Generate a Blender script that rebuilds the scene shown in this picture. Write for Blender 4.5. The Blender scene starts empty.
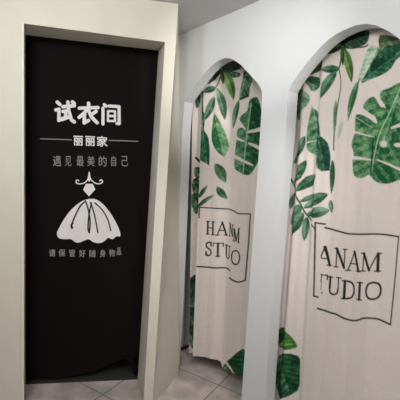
import bpy, bmesh, math
import numpy as np
from mathutils import Vector, Matrix

# ------------------------------------------------------------------ camera
F = 380.0
EYE = 1.72
CEIL = 2.60
VX, VY = 0.0, 3300.0          # where the plumb lines meet, in picture pixels
up_c = -Vector((VX-200, -(VY-200), -F)).normalized()
fwd_c = Vector((0, 0, -1))
y_c = (fwd_c - up_c*fwd_c.dot(up_c)).normalized()
x_c = y_c.cross(up_c)
R = Matrix((x_c, y_c, up_c))            # camera -> world
O = Vector((0, 0, EYE))

def ray(px, py):
    return R @ Vector(((px-200)/F, -(py-200)/F, -1.0))

class Plane:
    """vertical plane through two plan points"""
    def __init__(s, a, b):
        s.a = Vector((a[0], a[1], 0)); d = Vector((b[0]-a[0], b[1]-a[1], 0))
        s.d = d.normalized(); s.n = Vector((-s.d.y, s.d.x, 0))
        if s.n.y < 0: s.n = -s.n          # points away from the viewer
    def hit(s, px, py, off=0.0):
        r = ray(px, py)
        t = (s.a + s.n*off - O).dot(s.n)/r.dot(s.n)
        return O + r*t
    def shift(s, off):
        q = s.a + s.n*off
        return Plane((q.x, q.y), (q.x+s.d.x, q.y+s.d.y))

def plan(px, Y):
    """plan point seen at column px on the eye line, at distance Y"""
    r = ray(px, 153.0 + (px-200)*0.0645)
    return (r.x/r.y*Y, Y)

def at_z(p, q, z):
    t = (z-p.z)/(q.z-p.z)
    return p + (q-p)*t

def project(P):
    """numpy N x 3 world -> px"""
    M = np.array(R.transposed())
    c = (P-np.array(O)) @ M.T
    return 200+F*c[:, 0]/-c[:, 2], 200-F*c[:, 1]/-c[:, 2]

# ------------------------------------------------------------------ materials
def lin(c):
    return tuple(((v/255)/12.92 if v/255 <= .04045 else ((v/255+.055)/1.055)**2.4) for v in c)

def base_mat(name, rgb, rough=.85, spec=.3):
    m = bpy.data.materials.new(name); m.use_nodes = True
    nt = m.node_tree; b = nt.nodes['Principled BSDF']
    b.inputs['Base Color'].default_value = (*lin(rgb), 1)
    b.inputs['Roughness'].default_value = rough
    b.inputs['Specular IOR Level'].default_value = spec
    return m, nt, b

def noisy(name, rgb, rough=.85, var=.05, scale=6, bump=.05, bscale=120, spec=.3):
    m, nt, b = base_mat(name, rgb, rough, spec)
    tc = nt.nodes.new('ShaderNodeTexCoord')
    n = nt.nodes.new('ShaderNodeTexNoise'); n.inputs['Scale'].default_value = scale
    n.inputs['Detail'].default_value = 4
    nt.links.new(tc.outputs['Object'], n.inputs['Vector'])
    mx = nt.nodes.new('ShaderNodeMix'); mx.data_type = 'RGBA'
    c = lin(rgb)
    mx.inputs[6].default_value = (*[v*(1-var) for v in c], 1)
    mx.inputs[7].default_value = (*[min(1, v*(1+var)) for v in c], 1)
    nt.links.new(n.outputs['Fac'], mx.inputs[0])
    nt.links.new(mx.outputs[2], b.inputs['Base Color'])
    n2 = nt.nodes.new('ShaderNodeTexNoise'); n2.inputs['Scale'].default_value = bscale
    nt.links.new(tc.outputs['Object'], n2.inputs['Vector'])
    bp = nt.nodes.new('ShaderNodeBump'); bp.inputs['Strength'].default_value = bump
    bp.inputs['Distance'].default_value = .01
    nt.links.new(n2.outputs['Fac'], bp.inputs['Height'])
    nt.links.new(bp.outputs['Normal'], b.inputs['Normal'])
    return m

M_cream = noisy('cream_plaster', (228, 223, 208))
M_bead = noisy('pale_corner_bead', (238, 238, 218))
M_white = noisy('white_plaster', (224, 226, 229), var=.02, scale=3)
M_inner = noisy('inner_plaster', (205, 208, 198))
M_ceil = noisy('ceiling_paint', (208, 206, 208))
M_base = noisy('dark_baseboard_paint', (62, 55, 50), .6)
M_black = noisy('black_banner_cloth', (20, 17, 17), .8, .08, 9, .12, 500, .12)
M_print = noisy('white_banner_print', (252, 248, 248), .8, .03, 200)
M_thin = noisy('grey_banner_print', (168, 164, 162), .8, .03, 200)
M_ink = noisy('black_banner_print', (26, 23, 23), .8, .03, 200)

# floor tile: pinkish grey with grout lines and soft marble mottling
m, nt, b = base_mat('pinkish_floor_tile', (176, 164, 162), .35, .4)
tc = nt.nodes.new('ShaderNodeTexCoord')
mp = nt.nodes.new('ShaderNodeMapping'); mp.inputs['Rotation'].default_value = (0, 0, .55)
br = nt.nodes.new('ShaderNodeTexBrick'); br.offset = 0
br.inputs['Scale'].default_value = 1; br.inputs['Brick Width'].default_value = .6
br.inputs['Row Height'].default_value = .6; br.inputs['Mortar Size'].default_value = .004
ns = nt.nodes.new('ShaderNodeTexNoise'); ns.inputs['Scale'].default_value = 7; ns.inputs['Detail'].default_value = 6
cr = nt.nodes.new('ShaderNodeValToRGB')
cr.color_ramp.elements[0].position = .35; cr.color_ramp.elements[0].color = (*lin((178, 170, 166)), 1)
cr.color_ramp.elements[1].position = .65; cr.color_ramp.elements[1].color = (*lin((222, 206, 204)), 1)
nt.links.new(tc.outputs['Object'], mp.inputs['Vector'])
nt.links.new(mp.outputs['Vector'], br.inputs['Vector'])
nt.links.new(mp.outputs['Vector'], ns.inputs['Vector'])
nt.links.new(ns.outputs['Fac'], cr.inputs['Fac'])
nt.links.new(cr.outputs['Color'], br.inputs['Color1']); nt.links.new(cr.outputs['Color'], br.inputs['Color2'])
br.inputs['Mortar'].default_value = (*lin((120, 112, 108)), 1)
nt.links.new(br.outputs['Color'], b.inputs['Base Color'])
M_floor = m

# printed curtain cloth: the print is a colour attribute, the weave is noise
m, nt, b = base_mat('leaf_printed_curtain_cloth', (220, 205, 196), .9, .15)
at = nt.nodes.new('ShaderNodeAttribute'); at.attribute_name = 'print'
tc = nt.nodes.new('ShaderNodeTexCoord')
ns = nt.nodes.new('ShaderNodeTexNoise'); ns.inputs['Scale'].default_value = 90; ns.inputs['Detail'].default_value = 3
mr = nt.nodes.new('ShaderNodeMapRange'); mr.inputs[3].default_value = .93; mr.inputs[4].default_value = 1.05
mx = nt.nodes.new('ShaderNodeMix'); mx.data_type = 'RGBA'; mx.blend_type = 'MULTIPLY'; mx.inputs[0].default_value = 1
nt.links.new(tc.outputs['Object'], ns.inputs['Vector']); nt.links.new(ns.outputs['Fac'], mr.inputs[0])
nt.links.new(at.outputs['Color'], mx.inputs[6]); nt.links.new(mr.outputs[0], mx.inputs[7])
nt.links.new(mx.outputs[2], b.inputs['Base Color'])
n2 = nt.nodes.new('ShaderNodeTexNoise'); n2.inputs['Scale'].default_value = 14; n2.inputs['Detail'].default_value = 3
bp = nt.nodes.new('ShaderNodeBump'); bp.inputs['Strength'].default_value = .35; bp.inputs['Distance'].default_value = .02
nt.links.new(tc.outputs['Object'], n2.inputs['Vector']); nt.links.new(n2.outputs['Fac'], bp.inputs['Height'])
nt.links.new(bp.outputs['Normal'], b.inputs['Normal'])
M_curtain = m

# ------------------------------------------------------------------ helpers
C = bpy.context.scene.collection

def link_mesh(name, verts, faces, mats, idx=None, smooth=False, parent=None, kind=None):
    me = bpy.data.meshes.new(name)
    me.from_pydata([tuple(v) for v in verts], [], faces); me.update()
    for mm in mats: me.materials.append(mm)
    if idx: me.polygons.foreach_set('material_index', idx)
    o = bpy.data.objects.new(name, me); C.objects.link(o)
    if smooth: me.polygons.foreach_set('use_smooth', [True]*len(me.polygons))
    if parent: o.parent = parent
    if kind: o['kind'] = kind
    return o

def fix_normals(o):
    bm = bmesh.new(); bm.from_mesh(o.data)
    bmesh.ops.recalc_face_normals(bm, faces=bm.faces)
    bm.to_mesh(o.data); bm.free()

def hexa(V, Fc, f, bk):
    n = len(V); V.extend(f); V.extend(bk); k = len(f)
    Fc.append([n+i for i in range(k)]); Fc.append([n+k+i for i in reversed(range(k))])
    for i in range(k):
        j = (i+1) % k
        Fc.append([n+i, n+k+i, n+k+j, n+j])

def plan_wall(name, a, b, thick, mat, z0=0.0, z1=CEIL, side=1):
    a = Vector((*a, 0)); b = Vector((*b, 0)); d = (b-a).normalized()
    n = Vector((-d.y, d.x, 0))*side*thick
    V = []; Fc = []
    up0 = Vector((0, 0, z0)); up1 = Vector((0, 0, z1))
    hexa(V, Fc, [a+up0, b+up0, b+up1, a+up1], [a+n+up0, b+n+up0, b+n+up1, a+n+up1])
    o = link_mesh(name, V, Fc, [mat], kind='structure'); fix_normals(o)
    return o

# ------------------------------------------------------------------ planes
P_door = Plane(plan(25, 2.25), plan(165, 2.40))         # face of the wall with the doorway
P_ban = Plane(plan(25, 2.53), plan(158, 2.69))          # back of its reveal, where the banner hangs
P_arch = Plane(plan(226, 2.45), plan(365, 1.64))        # face of the wall with the arches
T_ARCH = .075
P_c1 = Plane(plan(193, 2.92), plan(262, 2.66))
P_c1b = Plane(plan(186, 3.02), plan(206, 2.98))
P_c2 = P_arch.shift(T_ARCH+.055)

# ------------------------------------------------------------------ wall_left (doorway)
V = []; Fc = []
def zline(pl, p0, p1, z):
    return at_z(pl.hit(*p0), pl.hit(*p1), z)
# front outline points
fl0 = zline(P_door, (24, 23.5), (24, 370), 0); fl1 = P_door.hit(24, 23.5); flc = zline(P_door, (24, 23.5), (24, 370), CEIL)
fr0 = zline(P_door, (165, 42), (145.5, 370), 0); fr1 = P_door.hit(165, 42); frc = zline(P_door, (165, 42), (145.5, 370), CEIL)
pe0 = zline(P_door, (176, 40), (156, 350), 0); pec = zline(P_door, (176, 40), (156, 350), CEIL)
out = P_door.a - P_door.d*1.0
bl0 = zline(P_ban, (25.3, 35), (25.3, 370), 0); bl1 = P_ban.hit(25.3, 35)
brl = ((158.5, 50.5), (139, 358))
br0 = zline(P_ban, *brl, 0); br1 = P_ban.hit(158.5, 50.5)
def z_of(p, z): return Vector((p.x, p.y, z))
bout = P_ban.a - P_ban.d*.95
bpe = P_ban.hit(160.5, 150)
hexa(V, Fc, [z_of(out, 0), fl0, fl1, z_of(out, fl1.z)], [z_of(bout, 0), bl0, bl1, z_of(bout, bl1.z)])
hexa(V, Fc, [fr0, pe0, at_z(pe0, pec, fr1.z), fr1], [br0, br0+(bpe-z_of(br0, bpe.z))*.6, z_of(bpe, br1.z), br1])
hexa(V, Fc, [z_of(out, fl1.z), fl1, fr1, at_z(pe0, pec, fr1.z), pec, z_of(out, CEIL)],
     [z_of(bout, bl1.z), bl1, br1, z_of(bpe, br1.z), z_of(bpe, CEIL), z_of(bout, CEIL)])
o = link_mesh('wall_left', V, Fc, [M_cream], kind='structure')
fix_normals(o)

# pale corner bead on the left edge of the doorway
V = []; Fc = []
w = P_door.d*-.009; pf = -P_door.n*.004
hexa(V, Fc, [fl0+w+pf, fl0+pf, fl1+pf, fl1+w+pf],
     [fl0+w, fl0+(bl0-fl0)*.12, fl1+(bl1-fl1)*.12, fl1+w])
o = link_mesh('trim_1', V, Fc, [M_bead], kind='structure'); fix_normals(o)

# return wall from the door post back to the arched wall
V = []; Fc = []
ra = (178.7, 30); rb = (178.7, 370)
r0 = zline(P_arch, ra, rb, 0); rc = zline(P_arch, ra, rb, CEIL)
L = Vector((-.05, 0, 0))
lo0 = pe0 - P_door.d*.05 + P_door.n*.02; loc = pec - P_door.d*.05 + P_door.n*.02
hexa(V, Fc, [pe0, pec, loc, lo0], [r0, rc, rc+L*2, r0+L*2])
o = link_mesh('wall_center', V, Fc, [M_cream], kind='structure'); fix_normals(o)

# ------------------------------------------------------------------ wall_right (two arches)
A1 = [(171.5, 370), (175.5, 300), (178.6, 230), (180.8, 170), (182.2, 130), (184.4, 102), (190, 94), (195, 86.5), (201, 78), (207, 70.5), (212, 65.5), (216.5, 62), (220.5, 59.7),
      (225, 58.2), (229, 58.2), (233, 59.6), (237, 62), (241, 65), (247, 71.5), (253, 78), (258.5, 84), (261.4, 90), (262.3, 98),
      (261, 118), (258, 165), (252.7, 240), (248, 310), (243.5, 370)]
A2 = [(267, 370), (271.4, 300), (275.5, 250), (281, 180), (285.5, 130), (288, 91), (292, 83.5), (296.5, 77), (301.5, 70), (307.5, 62), (313.5, 55), (319, 48.5), (324, 43.5),
      (330, 38.5), (336, 34.3), (342, 31), (349, 28), (357, 25), (366, 23.8), (376, 25.3), (385, 29.5), (393, 34), (400, 39.5), (410, 48), (420, 58), (430, 71), (438, 85), (442, 98), (441, 125),
      (432, 250), (425, 370)]
def arch_pts(A):
    pts = [P_arch.hit(*p) for p in A]
    pts[0] = at_z(pts[0], pts[1], 0); pts[-1] = at_z(pts[-1], pts[-2], 0)
    return pts
a1 = arch_pts(A1); a2 = arch_pts(A2)
left_end = P_arch.a - P_arch.d*2.7 if P_arch.d.x > 0 else P_arch.a + P_arch.d*2.7
right_end = P_arch.hit(500, 150)
outline = [z_of(left_end, 0)] + a1 + a2 + [z_of(right_end, 0), z_of(right_end, CEIL), z_of(left_end, CEIL)]
V = []; Fc = []
hexa(V, Fc, outline, [p + P_arch.n*T_ARCH for p in outline])
o = link_mesh('wall_right', V, Fc, [M_white], kind='structure')
bm = bmesh.new(); bm.from_mesh(o.data)
bmesh.ops.recalc_face_normals(bm, faces=bm.faces)
bmesh.ops.triangulate(bm, faces=[f for f in bm.faces if len(f.verts) > 4], ngon_method='EAR_CLIP')
bm.to_mesh(o.data); bm.free()

# ------------------------------------------------------------------ cubicle and closet enclosure, floor, ceiling
def ground(px, py):
    q = ray(px, py); t = -EYE/q.z
    return Vector((q.x*t, q.y*t))
g0, g1 = ground(179.5, 350.5), ground(192, 345)
bk_d = (g1-g0).normalized()
# start where this wall meets the back face of the arched wall
_p = P_arch.a + P_arch.n*(T_ARCH+.004)
_t = ((_p.x-g0.x)*P_arch.n.x + (_p.y-g0.y)*P_arch.n.y)/(bk_d.x*P_arch.n.x+bk_d.y*P_arch.n.y)
bk0 = g0 + bk_d*_t
bk1 = bk0 + bk_d*1.9
plan_wall('wall_back', bk0, bk1, .05, M_inner, side=1)
plan_wall('baseboard_back', bk0+bk_d*.01, bk1, -.012, M_base, z1=.022, side=1)
plan_wall('wall_cubicle_side', bk1, (right_end.x+.2, right_end.y+.1), .05, M_inner, side=1)
le = Vector((bout.x-.02, bout.y))
plan_wall('wall_closet_side', (le.x, le.y+.01), (le.x, left_end.y), .05, M_cream, side=1)
def slab(name, z0, z1, mat):
    V = []; Fc = []
    x0, x1, y0, y1 = -2.6, 2.6, -1.6, 5.0
    hexa(V, Fc, [Vector(p) for p in ((x0, y0, z0), (x1, y0, z0), (x1, y1, z0), (x0, y1, z0))],
         [Vector(p) for p in ((x0, y0, z1), (x1, y0, z1), (x1, y1, z1), (x0, y1, z1))])
    o = link_mesh(name, V, Fc, [mat], kind='structure'); fix_normals(o)
slab('floor', -.05, 0, M_floor)
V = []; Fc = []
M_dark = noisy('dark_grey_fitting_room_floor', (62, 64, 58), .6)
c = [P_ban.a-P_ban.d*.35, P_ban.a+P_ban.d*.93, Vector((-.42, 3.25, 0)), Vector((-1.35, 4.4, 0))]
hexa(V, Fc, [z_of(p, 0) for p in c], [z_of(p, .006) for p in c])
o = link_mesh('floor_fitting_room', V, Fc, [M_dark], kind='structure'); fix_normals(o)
slab('ceiling', CEIL, CEIL+.05, M_ceil)

# ------------------------------------------------------------------ black banner
def wave(p):
    """displacement of the banner cloth along its normal at a plan/height position"""
    s = (p-P_ban.a).dot(P_ban.d)
    return .004*math.sin(s*11+.6) + .0025*math.sin(s*23+p.z*1.5) + .006*math.exp(-((s-.62)/.06)**2)*min(1, max(0, 1.6-p.z))
def ban(px, py, off=0.0):
    """point on the banner cloth"""
    p = P_ban.hit(px, py, .014)
    return p + P_ban.n*(wave(p)-off)

bV = []; bF = []; bI = []
tl = (18, 28); tr = (166, 44)
hem = [(14, 380), (60, 378), (95, 371), (112, 364), (121, 360.5), (131, 358), (146, 356)]
NX, NY = 60, 90
def hem_y(x):
    for (x0, y0), (x1, y1) in zip(hem, hem[1:]):
        if x <= x1: return y0+(y1-y0)*(x-x0)/(x1-x0)
    return hem[-1][1]
for j in range(NY+1):
    v = j/NY
    for i in range(NX+1):
        u = i/NX
        xt, yt = tl[0]+(tr[0]-tl[0])*u, tl[1]+(tr[1]-tl[1])*u
        xb = 14+(146-14)*u; yb = hem_y(xb)
        bV.append(ban(xt+(xb-xt)*v, yt+(yb-yt)*v))
for j in range(NY):
    for i in range(NX):
        a = j*(NX+1)+i
        bF.append([a, a+1, a+NX+2, a+NX+1]); bI.append(0)

def add_poly(pts, mi, off=.0015):
    """filled outline given in picture pixels, laid on the cloth"""
    bm = bmesh.new()
    vs = [bm.verts.new((x, y, 0)) for x, y in pts]
    f = bm.faces.new(vs)
    bmesh.ops.triangulate(bm, faces=[f], ngon_method='EAR_CLIP')
    xs = [p[0] for p in pts]; ys = [p[1] for p in pts]
    for ax, lo, hi in ((0, min(xs), max(xs)), (1, min(ys), max(ys))):
        c = math.ceil(lo/4)*4
        while c < hi:
            if hi-lo > 5:
                pc = [0, 0, 0]; pn = [0, 0, 0]; pc[ax] = c; pn[ax] = 1
                bmesh.ops.bisect_plane(bm, geom=bm.verts[:]+bm.edges[:]+bm.faces[:], plane_co=pc, plane_no=pn)
            c += 4
    n = len(bV)
    bm.verts.index_update()
    for v in bm.verts: bV.append(ban(v.co.x, v.co.y, off))
    for f in bm.faces: bF.append([n+v.index for v in f.verts]); bI.append(mi)
    bm.free()

def smooth_pts(pts, k=4):
    if len(pts) < 3: return pts
    out = []
    P = [pts[0]]+list(pts)+[pts[-1]]
    for i in range(1, len(P)-2):
        for s in range(k):
            t = s/k
            q = []
            for c in (0, 1):
                p0, p1, p2, p3 = P[i-1][c], P[i][c], P[i+1][c], P[i+2][c]
                q.append(.5*((2*p1)+(-p0+p2)*t+(2*p0-5*p1+4*p2-p3)*t*t+(-p0+3*p1-3*p2+p3)*t**3))
            out.append(tuple(q))
    out.append(tuple(pts[-1]))
    return out

def brush(pts, r, mi, off=.0015, curve=False):
    """round brush stroke in picture pixels"""
    if curve: pts = smooth_pts(pts)
    for (x0, y0), (x1, y1) in zip(pts, pts[1:]):
        a = math.atan2(y1-y0, x1-x0); cap = []
        for k in range(7):
            t = a+math.pi/2+math.pi*k/6; cap.append((x0+r*math.cos(t), y0+r*math.sin(t)))
        for k in range(7):
            t = a-math.pi/2+math.pi*k/6; cap.append((x1+r*math.cos(t), y1+r*math.sin(t)))
        add_poly(cap, mi, off)

K = 45/400
def k1(*p): return [(45+x*K, 95+y*K) for x, y in p]
def k2(*p): return [(85+x*K, 95+y*K) for x, y in p]
# 试
for s in (k1((108, 62), (132, 84)), k1((96, 132), (124, 126), (122, 226), (160, 206)), k1((158, 104), (262, 96)),
          k1((158, 146), (208, 140)), k1((183, 146), (183, 196)), k1((150, 218), (214, 196)),
          k1((203, 62), (212, 140), (236, 222), (262, 240)), k1((244, 62), (262, 78))):
    brush(s, 1.75, 1)
# 衣
for s in ([(88.6, 103.3), (88.8, 107)], [(79.5, 108.3), (98, 107.6)], [(88, 108.5), (84.5, 113), (79.3, 117.4)],
          [(84.6, 114), (84.3, 123), (88.6, 120.5)], [(96.2, 111.4), (91.5, 114.6)], [(88.4, 110), (91.5, 117), (97.2, 122.8)]):
    brush(s, 1.75, 1)
# 间
for s in ([(104.3, 104.5), (106, 106.2)], [(103, 108), (103, 124)], [(109, 106), (119, 106.6), (119.2, 123.6), (117, 123.4)],
          [(108, 111), (115, 111.3), (115, 121), (108, 121), (108, 111)], [(108, 116), (115, 116)]):
    brush(s, 1.6 if s[0][0] != 108 else 1.15, 1)
brush([(40.4, 138.8), (56, 139.2), (71.5, 139.8)], .42, 2)
brush([(109, 140.4), (124, 140.8), (138, 141.3)], .42, 2)

def glyph(ch, x0, y0, x1, y1, mi, bold=0.0, slope=.05):
    cu = bpy.data.curves.new('g', 'FONT'); cu.body = ch; cu.offset = bold
    cu.resolution_u = 2
    ob = bpy.data.objects.new('g', cu); C.objects.link(ob)
    dg = bpy.context.evaluated_depsgraph_get()
    me = bpy.data.meshes.new_from_object(ob.evaluated_get(dg))
    co = [v.co.copy() for v in me.vertices]
    if co:
        ax = min(c.x for c in co); bx = max(c.x for c in co); ay = min(c.y for c in co); by = max(c.y for c in co)
        n = len(bV)
        for c in co:
            u = (c.x-ax)/(bx-ax); v = (c.y-ay)/(by-ay)
            x = x0+(x1-x0)*u; y = y1+(y0-y1)*v + slope*(x-x0)
            bV.append(ban(x, y, .0015))
        for p in me.polygons: bF.append([n+i for i in p.vertices]); bI.append(mi)
    bpy.data.objects.remove(ob); bpy.data.curves.remove(cu); bpy.data.meshes.remove(me)

for ch, x0, x1, y0, y1 in (('丽', 73.6, 83.2, 135.6, 145.4), ('丽', 85.4, 95.1, 135.9, 145.8), ('家', 96.8, 107.6, 135.8, 146.4)):
    glyph(ch, x0, y0, x1, y1, 1, .022)
for ch, x0, x1 in (('遇', 53, 61), ('见', 65, 71.4), ('最', 76.8, 84), ('美', 87.4, 94.6), ('的', 98.8, 106.6), ('自', 111.2, 116), ('己', 121.6, 128)):
    glyph(ch, x0, 155.9, x1, 166, 2, .0)
for ch, x0, x1, dy in (('请', 49, 55.4, 0), ('保', 58.6, 65.4, 0), ('管', 69, 75.2, .1), ('好', 79.2, 85.6, .2), ('随', 89.4, 95.8, .4), ('身', 99.8, 105.6, .5), ('物', 109, 115, .2), ('品', 116.8, 121, -1.4)):
    glyph(ch, x0, 249.2+dy, x1, 256.6+dy, 2, .012, 0)

# dress drawing
D = 90/400
def dd(*p): return [(45+x*D, 165+y*D) for x, y in p]
brush(dd((197, 32), (193, 58), (180, 76), (160, 83), (145, 82), (138, 74), (144, 66), (151, 70)), .55, 1, curve=True)
brush(dd((197, 32), (202, 58), (214, 74), (232, 83), (248, 82), (256, 74), (250, 66), (243, 70)), .55, 1, curve=True)
add_poly(dd((197, 28), (205, 62), (197, 76), (189, 62)), 1)
add_poly(dd((170, 110), (182, 83), (197, 86), (212, 83), (224, 108), (196, 139)), 1)
skirt = [(196, 150), (165, 160), (120, 195), (85, 240), (60, 285), (53, 305), (62, 325), (90, 330), (115, 329), (135, 342), (152, 344), (175, 335),
         (195, 329), (215, 342), (240, 347), (262, 340), (280, 324), (300, 331), (318, 317), (334, 318), (331, 290), (302, 232), (268, 185), (238, 158), (215, 149)]
add_poly(smooth_pts(dd(*skirt), 3), 1)
for st, r in ((((180, 160), (155, 185), (128, 240), (117, 275)), .75), (((123, 258), (118, 268), (121, 279)), 1.1), (((180, 158), (191, 190), (201, 250), (197, 300)), .7),
              (((207, 168), (196, 220), (192, 280), (197, 300)), .7), (((203, 166), (220, 220), (235, 300)), .65), (((222, 168), (255, 200), (280, 245), (292, 292)), .65)):
    brush(dd(*st), r, 3, .003, True)
banner = link_mesh('banner_curtain', bV, bF, [M_black, M_print, M_thin, M_ink], bI, smooth=True)
banner['label'] = 'black cloth banner filling the doorway, with white Chinese writing and a white dress drawing'
banner['category'] = 'curtain'
# loose corner of the cloth hanging below the hem
tV = []; tF = []
for k, (x0, x1, y) in enumerate(((126.5, 133, 357), (128.5, 134.5, 362), (131, 137, 367), (133, 139.5, 372), (134, 140, 375))):
    for x in (x0, (x0+x1)/2, x1):
        p = P_ban.hit(x, y, .012 + (.006 if x == x1 else 0) + .004*k); tV.append(p)
for k in range(4):
    for i in range(2):
        a = k*3+i; tF.append([a, a+1, a+4, a+3])
link_mesh('hanging_corner', tV, tF, [M_black], smooth=True, parent=banner)

# ------------------------------------------------------------------ printed curtains
_rng = np.random.default_rng(7)
_tab = _rng.random((64, 64))
def vnoise(x, y, f):
    x = x*f; y = y*f; xi = np.floor(x).astype(int); yi = np.floor(y).astype(int)
    a = x-xi; b_ = y-yi; a = a*a*(3-2*a); b_ = b_*b_*(3-2*b_)
    g = lambda i, j: _tab[(xi+i) % 64, (yi+j) % 64]
    return (g(0, 0)*(1-a)+g(1, 0)*a)*(1-b_)+(g(0, 1)*(1-a)+g(1, 1)*a)*b_
def wash(x, y):
    """watercolour mottling, about -1..1"""
    return (vnoise(x, y, .16)-.5)*1.1+(vnoise(x+31, y+7, .45)-.5)*.8+(vnoise(x, y+19, 1.1)-.5)*.5
def tone(dark, light, mixv):
    d = np.array(lin(dark)); l = np.array(lin(light)); pale = np.array(lin(tuple(min(255, v*.55+205*.5) for v in light)))
    m = mixv[:, None]
    c = d*(1-np.clip(m, 0, 1))+l*np.clip(m, 0, 1)
    k = np.clip((m-.85)*1.3, 0, .75)
    return c*(1-k)+pale*k
def closed(pts, k=3):
    P_ = list(pts); n = len(P_); out = []
    for i in range(n):
        p0, p1, p2, p3 = P_[i-1], P_[i], P_[(i+1) % n], P_[(i+2) % n]
        for s_ in range(k):
            t = s_/k
            out.append(tuple(.5*((2*p1[c])+(-p0[c]+p2[c])*t+(2*p0[c]-5*p1[c]+4*p2[c]-p3[c])*t*t+(-p0[c]+3*p1[c]-3*p2[c]+p3[c])*t**3) for c in (0, 1)))
    return out
class Paint:
    def __init__(s, U, W, rgb):
        s.U, s.W = U, W
        s.c = np.tile(np.array(lin(rgb)), (len(U), 1))
    def near(s, x0, y0, x1, y1):
        return np.nonzero((s.U > x0) & (s.U < x1) & (s.W > y0) & (s.W < y1))[0]
    def put(s, idx, a, col):
        s.c[idx] = s.c[idx]*(1-a[:, None]) + col*a[:, None]
    def leaf(s, base, tip, w, bend=0.0, dark=(30, 74, 54), light=(96, 142, 104), alpha=1.0, split=0):
        b0 = np.array(base, float); t0 = np.array(tip, float); d = t0-b0; Ln = np.hypot(*d)
        nrm = np.array([-d[1], d[0]])/Ln; cp = (b0+t0)/2 + nrm*bend
        mg = w+abs(bend)+2
        idx = s.near(min(b0[0], t0[0])-mg, min(b0[1], t0[1])-mg, max(b0[0], t0[0])+mg, max(b0[1], t0[1])+mg)
        if len(idx) == 0: return
        p = np.stack([s.U[idx], s.W[idx]], 1)
        T = np.linspace(0, 1, 40)[:, None]
        Q = (1-T)**2*b0 + 2*T*(1-T)*cp + T*T*t0
        dx = p[:, None, :]-Q[None]
        r2 = (dx**2).sum(2); k = r2.argmin(1); dist = np.sqrt(r2[np.arange(len(p)), k]); t = T[k, 0]
        tan = 2*(1-T)*(cp-b0)+2*T*(t0-cp); tan /= np.hypot(tan[:, 0], tan[:, 1])[:, None]+1e-9
        tk = tan[k]; dv = dx[np.arange(len(p)), k]
        side = np.sign(tk[:, 0]*dv[:, 1]-tk[:, 1]*dv[:, 0])
        ww = w*np.sin(np.pi*np.clip(t, .0, 1)**.85)**.8+.15
        a = np.clip((ww-dist)/.8+.5, 0, 1)*alpha
        vein = .5+.5*np.sin((t*Ln-dist*.9)*2.1)
        mixv = np.clip(.30+.30*side+.38*vein*(dist/(w+.1))+.28*np.sin(t*5+Ln), 0, 1)
        rib = np.exp(-(dist/.45)**2)*.45
        mixv = mixv + rib + .55*wash(p[:, 0], p[:, 1])
        col = tone(dark, light, mixv)
        s.put(idx, a, col)
    def poly(s, pts, mid0, mid1, dark=(28, 84, 58), light=(84, 146, 98), slits=(), holes=(), alpha=1.0, freq=1.0, sidebias=.25):
        P = np.array(closed(pts), float)
        idx = s.near(P[:, 0].min()-1, P[:, 1].min()-1, P[:, 0].max()+1, P[:, 1].max()+1)
        if len(idx) == 0: return
        x, y = s.U[idx], s.W[idx]
        ins = np.zeros(len(idx), bool); dm = np.full(len(idx), 1e9)
        for i in range(len(P)):
            (xa, ya), (xb, yb) = P[i], P[(i+1) % len(P)]
            cond = ((ya > y) != (yb > y))
            with np.errstate(divide='ignore', invalid='ignore'):
                xi = (xb-xa)*(y-ya)/(yb-ya+1e-12)+xa
            ins ^= cond & (x < xi)
            dm = np.minimum(dm, s.seg(x, y, xa, ya, xb, yb))
        sd = np.where(ins, dm, -dm)
        a = np.clip(sd/.9+.5, 0, 1)*alpha
        m0, m1 = np.array(mid0, float), np.array(mid1, float); d = (m1-m0); Ln = np.hypot(*d); d /= Ln
        al = (x-m0[0])*d[0]+(y-m0[1])*d[1]; ac = (x-m0[0])*-d[1]+(y-m0[1])*d[0]
        vein = .5+.5*np.sin((al-np.abs(ac)*.8)*freq*1.15)
        fine = .5+.5*np.sin((al-np.abs(ac)*.8)*freq*3.4+1)
        mixv = .36+sidebias*np.sign(ac)+.34*(vein-.4)+.16*(fine-.5)+.8*wash(x, y)
        mixv = mixv+.5*np.exp(-(ac/.6)**2)*((al > 0) & (al < Ln))
        for (xa, ya, xb, yb, r) in slits:
            L2 = max(1e-6, (xb-xa)**2+(yb-ya)**2)
            tt = np.clip(((x-xa)*(xb-xa)+(y-ya)*(yb-ya))/L2, 0, 1)
            ds = np.hypot(x-xa-tt*(xb-xa), y-ya-tt*(yb-ya))
            a = a*(1-np.clip((r*(1-.55*tt)-ds)/.7+.5, 0, 1)*.9)
        for (hx, hy, rx, ry) in holes:
            q = np.hypot((x-hx)/rx, (y-hy)/ry); a = a*(1-np.clip((1-q)*2+.3, 0, 1)*.92)
        col = tone(dark, light, mixv)
        s.put(idx, a, col)
    @staticmethod
    def seg(x, y, xa, ya, xb, yb):
        L2 = max(1e-9, (xb-xa)**2+(yb-ya)**2)
        t = np.clip(((x-xa)*(xb-xa)+(y-ya)*(yb-ya))/L2, 0, 1)
        return np.hypot(x-xa-t*(xb-xa), y-ya-t*(yb-ya))
    def line(s, pts, r, rgb=(38, 42, 36), curve=False, alpha=1.0, clip=None):
        if curve: pts = smooth_pts(pts, 4)
        P = np.array(pts, float)
        idx = s.near(P[:, 0].min()-r-1, P[:, 1].min()-r-1, P[:, 0].max()+r+1, P[:, 1].max()+r+1)
        if len(idx) == 0: return
        x, y = s.U[idx], s.W[idx]; dm = np.full(len(idx), 1e9)
        for a_, b_ in zip(P, P[1:]): dm = np.minimum(dm, s.seg(x, y, *a_, *b_))
        a = np.clip((r-dm)/.6+.5, 0, 1)*alpha
        if clip is not None: a = a*(clip[0] < x)*(x < clip[1])
        s.put(idx, a, np.array(lin(rgb)))

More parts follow.
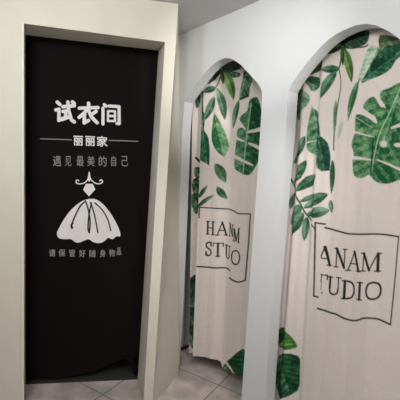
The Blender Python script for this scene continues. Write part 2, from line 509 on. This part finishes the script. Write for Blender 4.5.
# letter strokes in a unit box, (x, y down); 'k' thick, 'n' thin
GL = {
 'H': [('k', (.18, 0), (.18, 1)), ('k', (.82, 0), (.82, 1)), ('n', (.18, .5), (.82, .5)), ('n', (0, 0), (.36, 0)), ('n', (.64, 0), (1, 0)), ('n', (0, 1), (.36, 1)), ('n', (.64, 1), (1, 1))],
 'A': [('n', (.5, 0), (.14, 1)), ('k', (.5, 0), (.86, 1)), ('n', (.27, .64), (.72, .64)), ('n', (0, 1), (.3, 1)), ('n', (.68, 1), (1, 1))],
 'N': [('n', (.16, 0), (.16, 1)), ('k', (.14, 0), (.85, 1)), ('n', (.85, 0), (.85, 1)), ('n', (0, 0), (.2, 0)), ('n', (0, 1), (.32, 1)), ('n', (.7, 0), (1, 0))],
 'M': [('n', (.14, 0), (.12, 1)), ('k', (.14, 0), (.48, .95)), ('n', (.48, .95), (.84, 0)), ('k', (.86, 0), (.88, 1)), ('n', (0, 0), (.16, 0)), ('n', (0, 1), (.26, 1)), ('n', (.74, 1), (1, 1)), ('n', (.84, 0), (1, 0))],
 'S': [('c', (.84, .25), (.8, .06), (.5, -.01), (.2, .1), (.16, .28), (.45, .46), (.78, .6), (.86, .8), (.6, .98), (.3, .98), (.12, .72)), ('n', (.86, 0), (.86, .28)), ('n', (.12, .7), (.12, 1))],
 'T': [('k', (.5, 0), (.5, 1)), ('n', (0, 0), (1, 0)), ('n', (0, 0), (0, .25)), ('n', (1, 0), (1, .25)), ('n', (.32, 1), (.68, 1))],
 'U': [('k', (.2, 0), (.2, .65)), ('c', (.2, .65), (.25, .9), (.5, 1), (.76, .9), (.82, .65)), ('n', (.82, 0), (.82, .65)), ('n', (0, 0), (.38, 0)), ('n', (.66, 0), (1, 0))],
 'D': [('k', (.2, 0), (.2, 1)), ('n', (0, 0), (.4, 0)), ('n', (0, 1), (.4, 1)), ('c', (.4, 0), (.75, .1), (.92, .35), (.92, .65), (.75, .9), (.4, 1))],
 'I': [('k', (.5, 0), (.5, 1)), ('n', (.1, 0), (.9, 0)), ('n', (.1, 1), (.9, 1))],
 'O': [('c', (.5, 0), (.2, .1), (.06, .35), (.06, .65), (.2, .9), (.5, 1), (.8, .9), (.94, .65), (.94, .35), (.8, .1), (.5, 0))],
}
def letter(P, ch, quad, thick, thin, clip=None):
    """quad: picture positions of top-left, top-right, bottom-right, bottom-left"""
    (ax, ay), (bx, by), (cx, cy), (dx, dy) = quad
    def mp(u, v):
        return ((ax*(1-u)+bx*u)*(1-v)+(dx*(1-u)+cx*u)*v, (ay*(1-u)+by*u)*(1-v)+(dy*(1-u)+cy*u)*v)
    for st in GL[ch]:
        pts = [mp(*q) for q in st[1:]]
        r = {'k': thick*1.12, 'n': thin+.12, 'c': (thick+thin)/2+.12}[st[0]]
        P.line(pts, r, (36, 42, 38), curve=(st[0] == 'c'), clip=clip)

def grid_mesh(name, P3, ncol, nrow, colors):
    me = bpy.data.meshes.new(name)
    nv = ncol*nrow; nf = (ncol-1)*(nrow-1)
    me.vertices.add(nv); me.vertices.foreach_set('co', P3.astype(np.float32).ravel())
    j, i = np.meshgrid(np.arange(nrow-1), np.arange(ncol-1), indexing='ij')
    a = (j*ncol+i).ravel()
    q = np.stack([a, a+1, a+ncol+1, a+ncol], 1).astype(np.int32)
    me.loops.add(nf*4); me.loops.foreach_set('vertex_index', q.ravel())
    me.polygons.add(nf); me.polygons.foreach_set('loop_start', np.arange(0, nf*4, 4, dtype=np.int32))
    me.polygons.foreach_set('loop_total', np.full(nf, 4, np.int32))
    me.polygons.foreach_set('use_smooth', np.ones(nf, bool))
    me.update(calc_edges=True); me.validate()
    ca = me.color_attributes.new('print', 'FLOAT_COLOR', 'POINT')
    ca.data.foreach_set('color', np.concatenate([colors, np.ones((nv, 1))], 1).astype(np.float32).ravel())
    me.materials.append(M_curtain)
    o = bpy.data.objects.new(name, me); C.objects.link(o)
    return o

CLOTH = (231, 220, 215)
DK, LT = (26, 74, 54), (84, 140, 98)
def panel(pl, left, right, zs, us, hem=None, ztop=2.3):
    """undisplaced cloth sheet: left/right are pairs of picture points on plane pl"""
    l0, l1 = pl.hit(*left[0]), pl.hit(*left[1]); r0_, r1_ = pl.hit(*right[0]), pl.hit(*right[1])
    out = np.zeros((len(zs), len(us), 3))
    for j, v in enumerate(zs):          # v: 1 top .. 0 hem
        for i, u in enumerate(us):
            # hem height of this column
            zh = hem(u) if hem else .03
            z = zh+(ztop-zh)*v
            a = at_z(l0, l1, z); b_ = at_z(r0_, r1_, z)
            out[j, i] = a+(b_-a)*u
    return out

# ---- curtain behind the small (far) arch
zs = np.linspace(1, 0, 760)
us_b = np.linspace(0, 1, 34); us_f = np.linspace(0, 1, 190)
hem1 = [(193, 356.5), (207, 358), (218, 360), (222, 362.5), (224, 369), (231, 372), (262, 378), (280, 380)]
def hem_curve(tab, pl, left, right):
    def f(u):
        x0 = left[1][0]; x1 = right[1][0]; x = x0+(x1-x0)*u
        for (xa, ya), (xb, yb) in zip(tab, tab[1:]):
            if x <= xb: break
        return max(.012, pl.hit(x, ya+(yb-ya)*(min(x, xb)-xa)/(xb-xa)).z)
    return f
LF, RF = ((201, 110), (192.5, 356)), ((273, 110), (258, 356))
front = panel(P_c1, LF, RF, zs, us_f, hem_curve(hem1, P_c1, LF, RF), 2.34)
LB, RB = ((192, 110), (189, 345)), ((206, 110), (199, 345))
back = panel(P_c1b, LB, RB, zs, us_b, lambda u: .07, 2.34)
base = np.concatenate([back, front], 1); ncol = base.shape[1]; nrow = len(zs)
U, W = project(base.reshape(-1, 3))
P = Paint(U, W, CLOTH)
isb = np.tile(np.arange(ncol) < len(us_b), nrow)
fU = np.where(isb, -999, U); bU = np.where(isb, U, -999)
P.U = bU
teal = ((24, 66, 52), (82, 124, 100))
for q in (((195, 97), (200, 94), (200, 104), (196, 108)), ((194, 168), (200, 168), (200, 177), (195, 177)), ((192, 181), (200, 180), (199, 193), (193, 193)),
          ((191, 195), (200, 194), (199, 206), (192, 208)), ((193, 209), (199, 207), (197, 214), (194, 213)), ((188, 282), (197, 276), (196, 305), (188, 303)),
          ((187, 309), (196, 308), (195, 326), (188, 327)), ((188, 328), (196, 328), (195, 348), (190, 345))):
    P.poly(q, q[0], q[2], *teal, freq=.8)
P.line([(196, 158), (200, 162)], 1.2, (28, 40, 34)); P.line([(194, 180), (199, 177)], 1.0, (52, 34, 30)); P.line([(189, 283), (194, 280)], 1.0, (40, 44, 34))
P.U = fU
P.line([(224, 68), (219, 82), (215, 88), (203, 91)], .55, (44, 60, 46), True)
P.leaf((222, 69), (207, 84), 2.6, 0, (40, 62, 46), (92, 110, 84))  # dull leaf tones with the arch reveal's shade painted in
P.leaf((216, 88), (202, 92), 3.2, 1, (38, 84, 62), (92, 136, 106))
P.line([(201.5, 92), (201, 104), (201.5, 118)], 1.3, (30, 60, 46))
P.poly([(200, 118), (203.5, 112), (204, 124), (202, 130)], (201, 114), (202, 130), *teal)
P.leaf((217, 88), (224.5, 120), 3.8, -3, (52, 96, 76), (136, 168, 140))
P.leaf((214, 96), (202.8, 121), 3.8, -2, (48, 82, 66), (142, 172, 148))
P.poly([(214, 112), (214, 112), (220, 121), (226, 136), (228.5, 147), (224, 157), (224, 157), (217, 151), (211.5, 141), (211.8, 126)], (214, 112), (224, 157), (44, 104, 68), (132, 176, 128), sidebias=-.3)
P.poly([(201, 126), (204, 131), (208, 138), (209.5, 150), (209, 165.5), (209, 165.5), (204, 162.5), (199, 159), (199, 145), (200, 134)], (202, 128), (207, 165), (22, 72, 58), (72, 130, 100))
P.poly([(222, 68), (230, 61.5), (236, 60.5), (241.5, 65), (239, 69), (231, 71)], (222, 68), (241, 65), (22, 46, 40), (56, 84, 68))
P.poly([(224, 70), (232, 71), (240, 73), (239, 76.5), (232, 77.5), (227, 75)], (224, 70), (240, 75), (24, 56, 42), (66, 98, 76))
P.leaf((222.5, 70), (233, 100), 4.4, -4, (48, 96, 44), (140, 176, 96))
P.leaf((222, 71), (223.5, 84), 1.7, 0, (24, 56, 38), (52, 92, 56))
P.poly([(245, 70), (253, 79), (250.5, 88), (249.2, 96.5), (239, 100.5), (239, 100.5), (240, 91), (242.5, 80)], (248, 73), (239, 100), (32, 72, 60), (110, 152, 124))
P.line([(241, 99), (249, 96.5)], .9, (26, 48, 46))
P.leaf((239, 100), (232.6, 128.5), 2.9, 1.5, (34, 86, 62), (104, 152, 114))
P.poly([(257, 97), (250, 101), (248, 111), (241, 116), (240, 121), (244, 127), (238, 129), (236.5, 140), (235, 152), (234.5, 167), (240, 172), (249.5, 175),
        (256.5, 166), (262, 150), (264, 124), (261, 108)], (252, 103), (244.5, 174), (20, 70, 46), (96, 148, 108),
       slits=((234.5, 137.5, 245, 141.5, 1.7), (234, 156, 253, 165, 1.9), (262, 129, 248, 132.5, 2.3), (262, 149, 250, 143.5, 2.2), (239, 122, 246, 129, 1.8)), freq=.7)
P.line([(252, 104), (247, 140), (244.5, 172)], .4, (150, 190, 150))
P.leaf((215.8, 163.5), (225.2, 182.8), 4.6, -1, (34, 84, 58), (108, 148, 106))
P.leaf((217.6, 186.5), (227, 199), 3.2, 2, (34, 84, 58), (108, 148, 106))
P.leaf((198, 198), (207.5, 185.5), 1.9, -1, *teal); P.leaf((196, 208), (214.5, 195), 1.9, -2, *teal)
INK = (40, 46, 42)
P.line([(198.3, 218), (198.5, 207.5), (214, 208.2), (228, 209.2), (234, 210.6), (238.5, 213.3), (251, 213.6), (249.5, 240), (246.3, 279.5)], .62, INK)
P.line([(196.5, 266.8), (212, 267.6), (226, 268.3), (230, 270.3)], .75, INK, True)
P.line([(230, 277.6), (234, 280.3), (240, 281.3), (246.3, 279.4)], .75, INK, True)
letter(P, 'H', ((206, 221.5), (214.8, 222), (214.8, 234.6), (205.6, 234)), .8, .4)
letter(P, 'A', ((216.5, 222), (227.5, 222.5), (227.5, 235.3), (216, 235)), .8, .4)
letter(P, 'N', ((229.2, 223), (233.6, 225), (233.6, 236), (229, 236)), .6, .35)
letter(P, 'M', ((234, 229), (240.8, 228), (240.3, 242), (233.5, 240.5)), .7, .4)
letter(P, 'S', ((204.8, 242.5), (212.2, 242.5), (212, 255.8), (204.5, 255.5)), .9, .5)
letter(P, 'T', ((213.5, 243), (223, 243.5), (222.8, 256.5), (213.2, 256)), .8, .4)
letter(P, 'U', ((224.8, 245), (230.5, 246.5), (230.2, 260), (224.6, 257)), .7, .4)
letter(P, 'O', ((231.5, 250), (241.5, 250.3), (241, 264.2), (231.5, 264)), .7, .5)
P.poly([(221, 371), (226, 362), (232, 357), (239, 350.5), (246, 350), (248, 380), (221, 380)], (226, 361), (237, 376), (22, 62, 42), (60, 124, 76), slits=((225, 360, 236, 374, 1.4),))
# folds
nf_ = len(us_f)
uu = np.concatenate([np.full(len(us_b), -1.0), us_f])
def folds1(u, v):
    x = 197+u*68
    d = .008*np.sin(x*.22+1.2*v+.5)+.003*np.sin(x*.47+2+v*2)+.0012*np.sin(x*1.1+1+v*3)*(.3+v)
    d += .018/(1+np.exp(-(x-232)*1.2))*np.clip((1.1-v)*2.2, 0, 1)*-1 + .003
    return d
VV, UU = np.meshgrid(zs, uu, indexing='ij')
disp = np.where(UU < 0, .010*np.sin(VV*3+np.linspace(0, 5, ncol)[None, :]*1.0), folds1(UU, VV))
nrm = np.where((UU < 0)[..., None], np.array(P_c1b.n)[None, None], np.array(P_c1.n)[None, None])
P3 = base + nrm*disp[..., None]
c1 = grid_mesh('leaf_curtain', P3.reshape(-1, 3), ncol, nrow, P.c)
c1['label'] = 'leaf-printed cream curtain in the farther, narrower arch, nearest the black banner'
c1['category'] = 'curtain'; c1['group'] = 'leaf-printed curtains in the arches'

# ---- curtain behind the large (near) arch
zs = np.linspace(1, 0, 780); us = np.linspace(0, 1, 330)
LF, RF = ((289, 110), (268, 370)), ((470, 110), (462, 370))
base = panel(P_c2, LF, RF, zs, us, lambda u: .02, 2.36)
ncol, nrow = len(us), len(zs)
U, W = project(base.reshape(-1, 3))
P = Paint(U, W, CLOTH)
P.line([(343, 47), (341, 58), (339, 68), (331, 79), (324, 84)], .6, (48, 52, 42), True)
P.line([(339, 69), (341, 84), (338, 104), (335, 126), (334, 150)], .6, (96, 120, 92), True)
P.poly([(336, 44), (347, 38), (358, 33), (370, 31), (369, 42), (362, 47), (355, 49.5), (345, 48.5)], (339, 46), (369, 36), (18, 44, 36), (62, 96, 70))
P.line([(356, 48.5), (366, 47), (369, 45)], .7, (30, 50, 40), True)
P.leaf((343, 46), (324, 55), 4, 2, (28, 58, 40), (92, 128, 84))
P.leaf((342.5, 46.5), (352.8, 83), 4.6, -4, (50, 92, 44), (130, 166, 88))
P.leaf((342, 47), (343, 66), 2, 0, (34, 62, 40), (66, 100, 58))
P.leaf((323, 59), (310, 75), 4.5, 0, (62, 96, 60), (110, 138, 92))
P.leaf((339.5, 68), (323, 70), 3.8, -1, (22, 62, 52), (84, 126, 100))
P.leaf((337, 72), (322.3, 99), 4.2, 3, (30, 76, 54), (104, 148, 112))
P.poly([(305, 78), (318, 77), (319.5, 85), (313.5, 91.5), (309, 86)], (308, 81), (316, 87), (34, 80, 58), (110, 150, 116))
P.poly([(299, 88.5), (306, 91), (310.5, 99), (307, 106), (301, 113), (298, 119), (295, 117), (295.5, 96)], (299.5, 89), (298.5, 118), (44, 96, 64), (150, 180, 146), sidebias=-.28)
P.poly([(312, 107), (312, 107), (318.5, 114), (321.5, 126), (323, 138), (329, 143), (331.3, 157), (330.5, 170.5), (330.5, 170.5), (319, 168.5), (317, 157), (308, 151), (306.5, 140), (307.5, 128)], (313.5, 108), (320, 168),
       (30, 78, 58), (122, 168, 132), slits=((306, 143, 317, 139.5, .8), (331, 150, 321, 154, .6), (319, 150, 330, 146, .5)), sidebias=.3, freq=.7)
P.poly([(320.5, 138), (329, 143), (331.3, 157), (330.5, 170.5), (330.5, 170.5), (320, 168.5)], (321, 140), (326, 168), (24, 66, 50), (66, 112, 82), freq=.7)
P.leaf((336.3, 100), (334.6, 134), 1.4, 0, (60, 116, 78), (110, 156, 116))
P.leaf((343, 120), (338, 140), 2, 0, (150, 186, 156), (196, 212, 190), .7)
P.leaf((333, 160), (331.6, 194), 2.2, -1, (28, 76, 56), (66, 118, 84))
P.line([(362, 74), (359.5, 84)], .5, (60, 90, 66))
P.leaf((359.5, 82), (349, 121), 3.4, 2, (40, 98, 60), (116, 162, 118))
P.poly([(371, 47), (380, 48), (384, 58), (376, 72), (363, 84), (363, 84), (360.5, 76), (365, 60)], (378, 50), (363, 83), (96, 146, 112), (200, 220, 196), sidebias=.3)
P.poly([(384, 45), (392, 44), (420, 36), (424, 52), (400, 57.5), (391, 68.5), (384, 75), (374, 79), (362.5, 82.5), (372, 66)], (364, 81), (410, 44), (18, 60, 46), (72, 128, 98), freq=.8)
P.poly([(381, 36), (400, 38), (405, 43), (388, 46), (382, 52)], (382, 44), (402, 40), (70, 92, 66), (112, 130, 100))  # olive leaf colour carries the shade under the arch reveal
mon = [(402, 82), (391, 87), (382, 92.5), (382.5, 100), (385.5, 105), (382.5, 107.5), (375.5, 97), (368.5, 100.5), (364, 107), (370, 112.5), (377, 117.5), (378.5, 124), (368.5, 117.5), (358, 114.5),
       (356.5, 124), (356, 134), (353, 144.5), (355, 153.5), (354, 160), (355, 175.5), (364, 178), (372, 174.5), (374.5, 179), (380.5, 183), (389.5, 183.5), (400, 180), (430, 172), (452, 150), (450, 90), (425, 76)]
P.poly(mon, (402, 86), (372, 176), (28, 88, 52), (124, 176, 128), sidebias=.1,
       slits=((355, 132, 376, 137.5, 1.0), (353, 157.5, 374, 160, 1.9), (404, 171, 379, 160, 1.5), (410, 122, 392, 128, 2.6), (356, 117, 374, 128, .3), (382, 101, 386, 108, 1.0)),
       holes=((384.3, 144, 3.4, 3.8), (399, 145, 5, 2.4)), freq=.5)
P.line([(402, 86), (390, 112), (380.5, 136), (373, 172)], .5, (168, 206, 160), True)
P.line([(375, 138), (373.5, 160), (372.5, 176)], .8, (26, 70, 44), True)
# frond at the left
g2 = ((30, 78, 58), (108, 148, 118))
P.line([(289, 178), (292, 186), (297, 197), (303, 210), (309, 220), (317, 228.5)], .65, (40, 48, 44), True)
for L_ in (((304.8, 136), (291.5, 164), 3.6, -2), ((306, 160), (290.5, 184), 3.8, -2), ((317.8, 175), (296.5, 191.5), 5.0, 2), ((317, 194), (299, 202), 2.6, 0), ((329, 194), (303, 208.5), 5.2, 2),
           ((330, 210), (304.5, 215), 5.2, 0), ((301, 204), (288.5, 225), 4.4, 1), ((303, 212.5), (291, 236), 4.8, 2), ((305.5, 217), (303, 241), 3.0, 0), ((295, 190), (288, 209), 2.8, 1), ((302, 175), (291.5, 182), 2.4, 0),
           ((331, 200), (332, 213), 2, 0)):
    P.leaf(*L_, *g2)
P.line([(326.5, 224), (317.2, 222.6), (317, 240), (315.6, 295.6), (319.8, 296.6)], .8, INK)
P.line([(326.5, 227.6), (338, 230.8), (351, 233.8), (365, 234), (380, 234), (399.4, 236.6)], .85, INK, True)
P.line([(399.4, 236.6), (396, 275), (391, 324.3)], .7, INK)
P.line([(319.6, 308), (327, 311), (337, 314), (348.5, 319.6), (357, 320.2), (367, 317.4), (378, 318.6), (391, 324.4)], .9, INK, True)
def q4(x0, x1, yt, yb, s=.10, lean=-1.0):
    w_ = x1-x0
    return ((x0-lean/2, yt), (x1-lean/2, yt+s*w_), (x1+lean/2, yb+s*w_), (x0+lean/2, yb))
letter(P, 'A', q4(318.5, 332.8, 246, 264), 1.15, .5, (322.6, 999))
letter(P, 'N', q4(335.5, 347.5, 248.2, 266.5), 1.15, .5)
letter(P, 'A', q4(347, 362.5, 251, 270, .08), 1.15, .5)
letter(P, 'M', q4(362.5, 381.5, 253, 270.6, .02), 1.15, .5)
letter(P, 'T', q4(316, 327.5, 274, 292), 1.1, .5, (322.4, 999))
letter(P, 'U', q4(328, 341.5, 276.5, 293.5), 1.1, .5)
letter(P, 'D', q4(343, 355.5, 280.5, 298), 1.15, .6)
letter(P, 'I', q4(357.5, 364.5, 282, 299), 1.15, .5)
letter(P, 'O', q4(367.5, 382, 281.8, 298.6, .03), 1.0, .8)
P.poly([(278, 329), (286, 330.5), (292, 338), (296, 345.5), (293, 349), (278, 348)], (278, 346), (288, 332), (24, 66, 36), (92, 152, 66))
P.poly([(277, 356.5), (296, 356), (297.5, 372), (295, 392), (276, 396)], (280, 357), (288, 388), (20, 62, 44), (62, 122, 78))
VV, UU = np.meshgrid(zs, us, indexing='ij')
X = 280+UU*185
amp = np.clip((345-X)/40, .30, 1)
disp = amp*(.013*np.sin(X*.22+.6*VV)+.006*np.sin(X*.47+1+VV)) + .004*np.sin(X*.12+VV*4)
disp += .014/(1+np.exp((X-324)*1.6))*np.clip((1.15-VV)*2, .3, 1) - .009
P3 = base + np.array(P_c2.n)[None, None]*disp[..., None]
c2 = grid_mesh('leaf_curtain', P3.reshape(-1, 3), ncol, nrow, P.c)
c2['label'] = 'leaf-printed cream curtain in the nearer, wider arch, farthest from the black banner'
c2['category'] = 'curtain'; c2['group'] = 'leaf-printed curtains in the arches'

# ------------------------------------------------------------------ light
def aim(o, loc, target):
    C.objects.link(o); o.location = loc
    o.rotation_euler = (Vector(target)-Vector(loc)).to_track_quat('-Z', 'Y').to_euler()
def bulb(name, loc, radius, energy, rgb):
    l = bpy.data.lights.new(name, 'POINT'); l.shadow_soft_size = radius; l.energy = energy; l.color = rgb
    o = bpy.data.objects.new(name, l); C.objects.link(o); o.location = loc
def area(name, loc, size, energy, rgb, target):
    l = bpy.data.lights.new(name, 'AREA'); l.shape = 'RECTANGLE'; l.size, l.size_y = size
    l.energy = energy; l.color = rgb
    aim(bpy.data.objects.new(name, l), loc, target)
def spot(name, loc, deg, energy, rgb, target):
    l = bpy.data.lights.new(name, 'SPOT'); l.spot_size = math.radians(deg); l.spot_blend = 1; l.shadow_soft_size = .05
    l.energy = energy; l.color = rgb
    aim(bpy.data.objects.new(name, l), loc, target)
spot('arch_fill_spot', (.75, .2, 2.5), 25, 158, (1, .98, .97), (.0, 2.8, 2.2))  # added unseen spot, brightens the far corner of the arched wall
spot('arch_fill_spot', (.5, .95, 2.5), 44, 52, (1, .97, .95), (.14, 2.5, .95))  # added unseen spot, lifts the lower arched wall and the floor
area('rear_fill_panel', (-.6, -.9, 2.3), (.8, .8), 12, (1, .98, .9), (.2, 2.6, .6))  # added unseen fill from behind the camera, evens out the walls
bulb('doorway_lamp', (-.85, 1.15, 2.45), .12, 18, (.98, 1, 1))
bulb('hall_lamp', (-.4, .2, 2.45), .12, 44, (1, 1, .93))
area('side_fill_area', (2.2, -.8, 1.2), (1.2, 1.2), 5, (.95, 1, .98), (-.5, 2.4, 1.0))  # added unseen fill from the right, balances the overall brightness

w = bpy.data.worlds.new('world'); bpy.context.scene.world = w; w.use_nodes = True
w.node_tree.nodes['Background'].inputs['Color'].default_value = (.93, .95, 1, 1)
w.node_tree.nodes['Background'].inputs['Strength'].default_value = .02

cam = bpy.data.cameras.new('camera'); co = bpy.data.objects.new('camera', cam); C.objects.link(co)
cam.sensor_width = 36; cam.lens = F/400*36; cam.clip_start = .02
co.matrix_world = Matrix.Translation(O) @ R.to_4x4()
sc = bpy.context.scene; sc.camera = co
sc.view_settings.view_transform = 'Standard'; sc.view_settings.look = 'None'
sc.view_settings.exposure = 0; sc.view_settings.gamma = 1
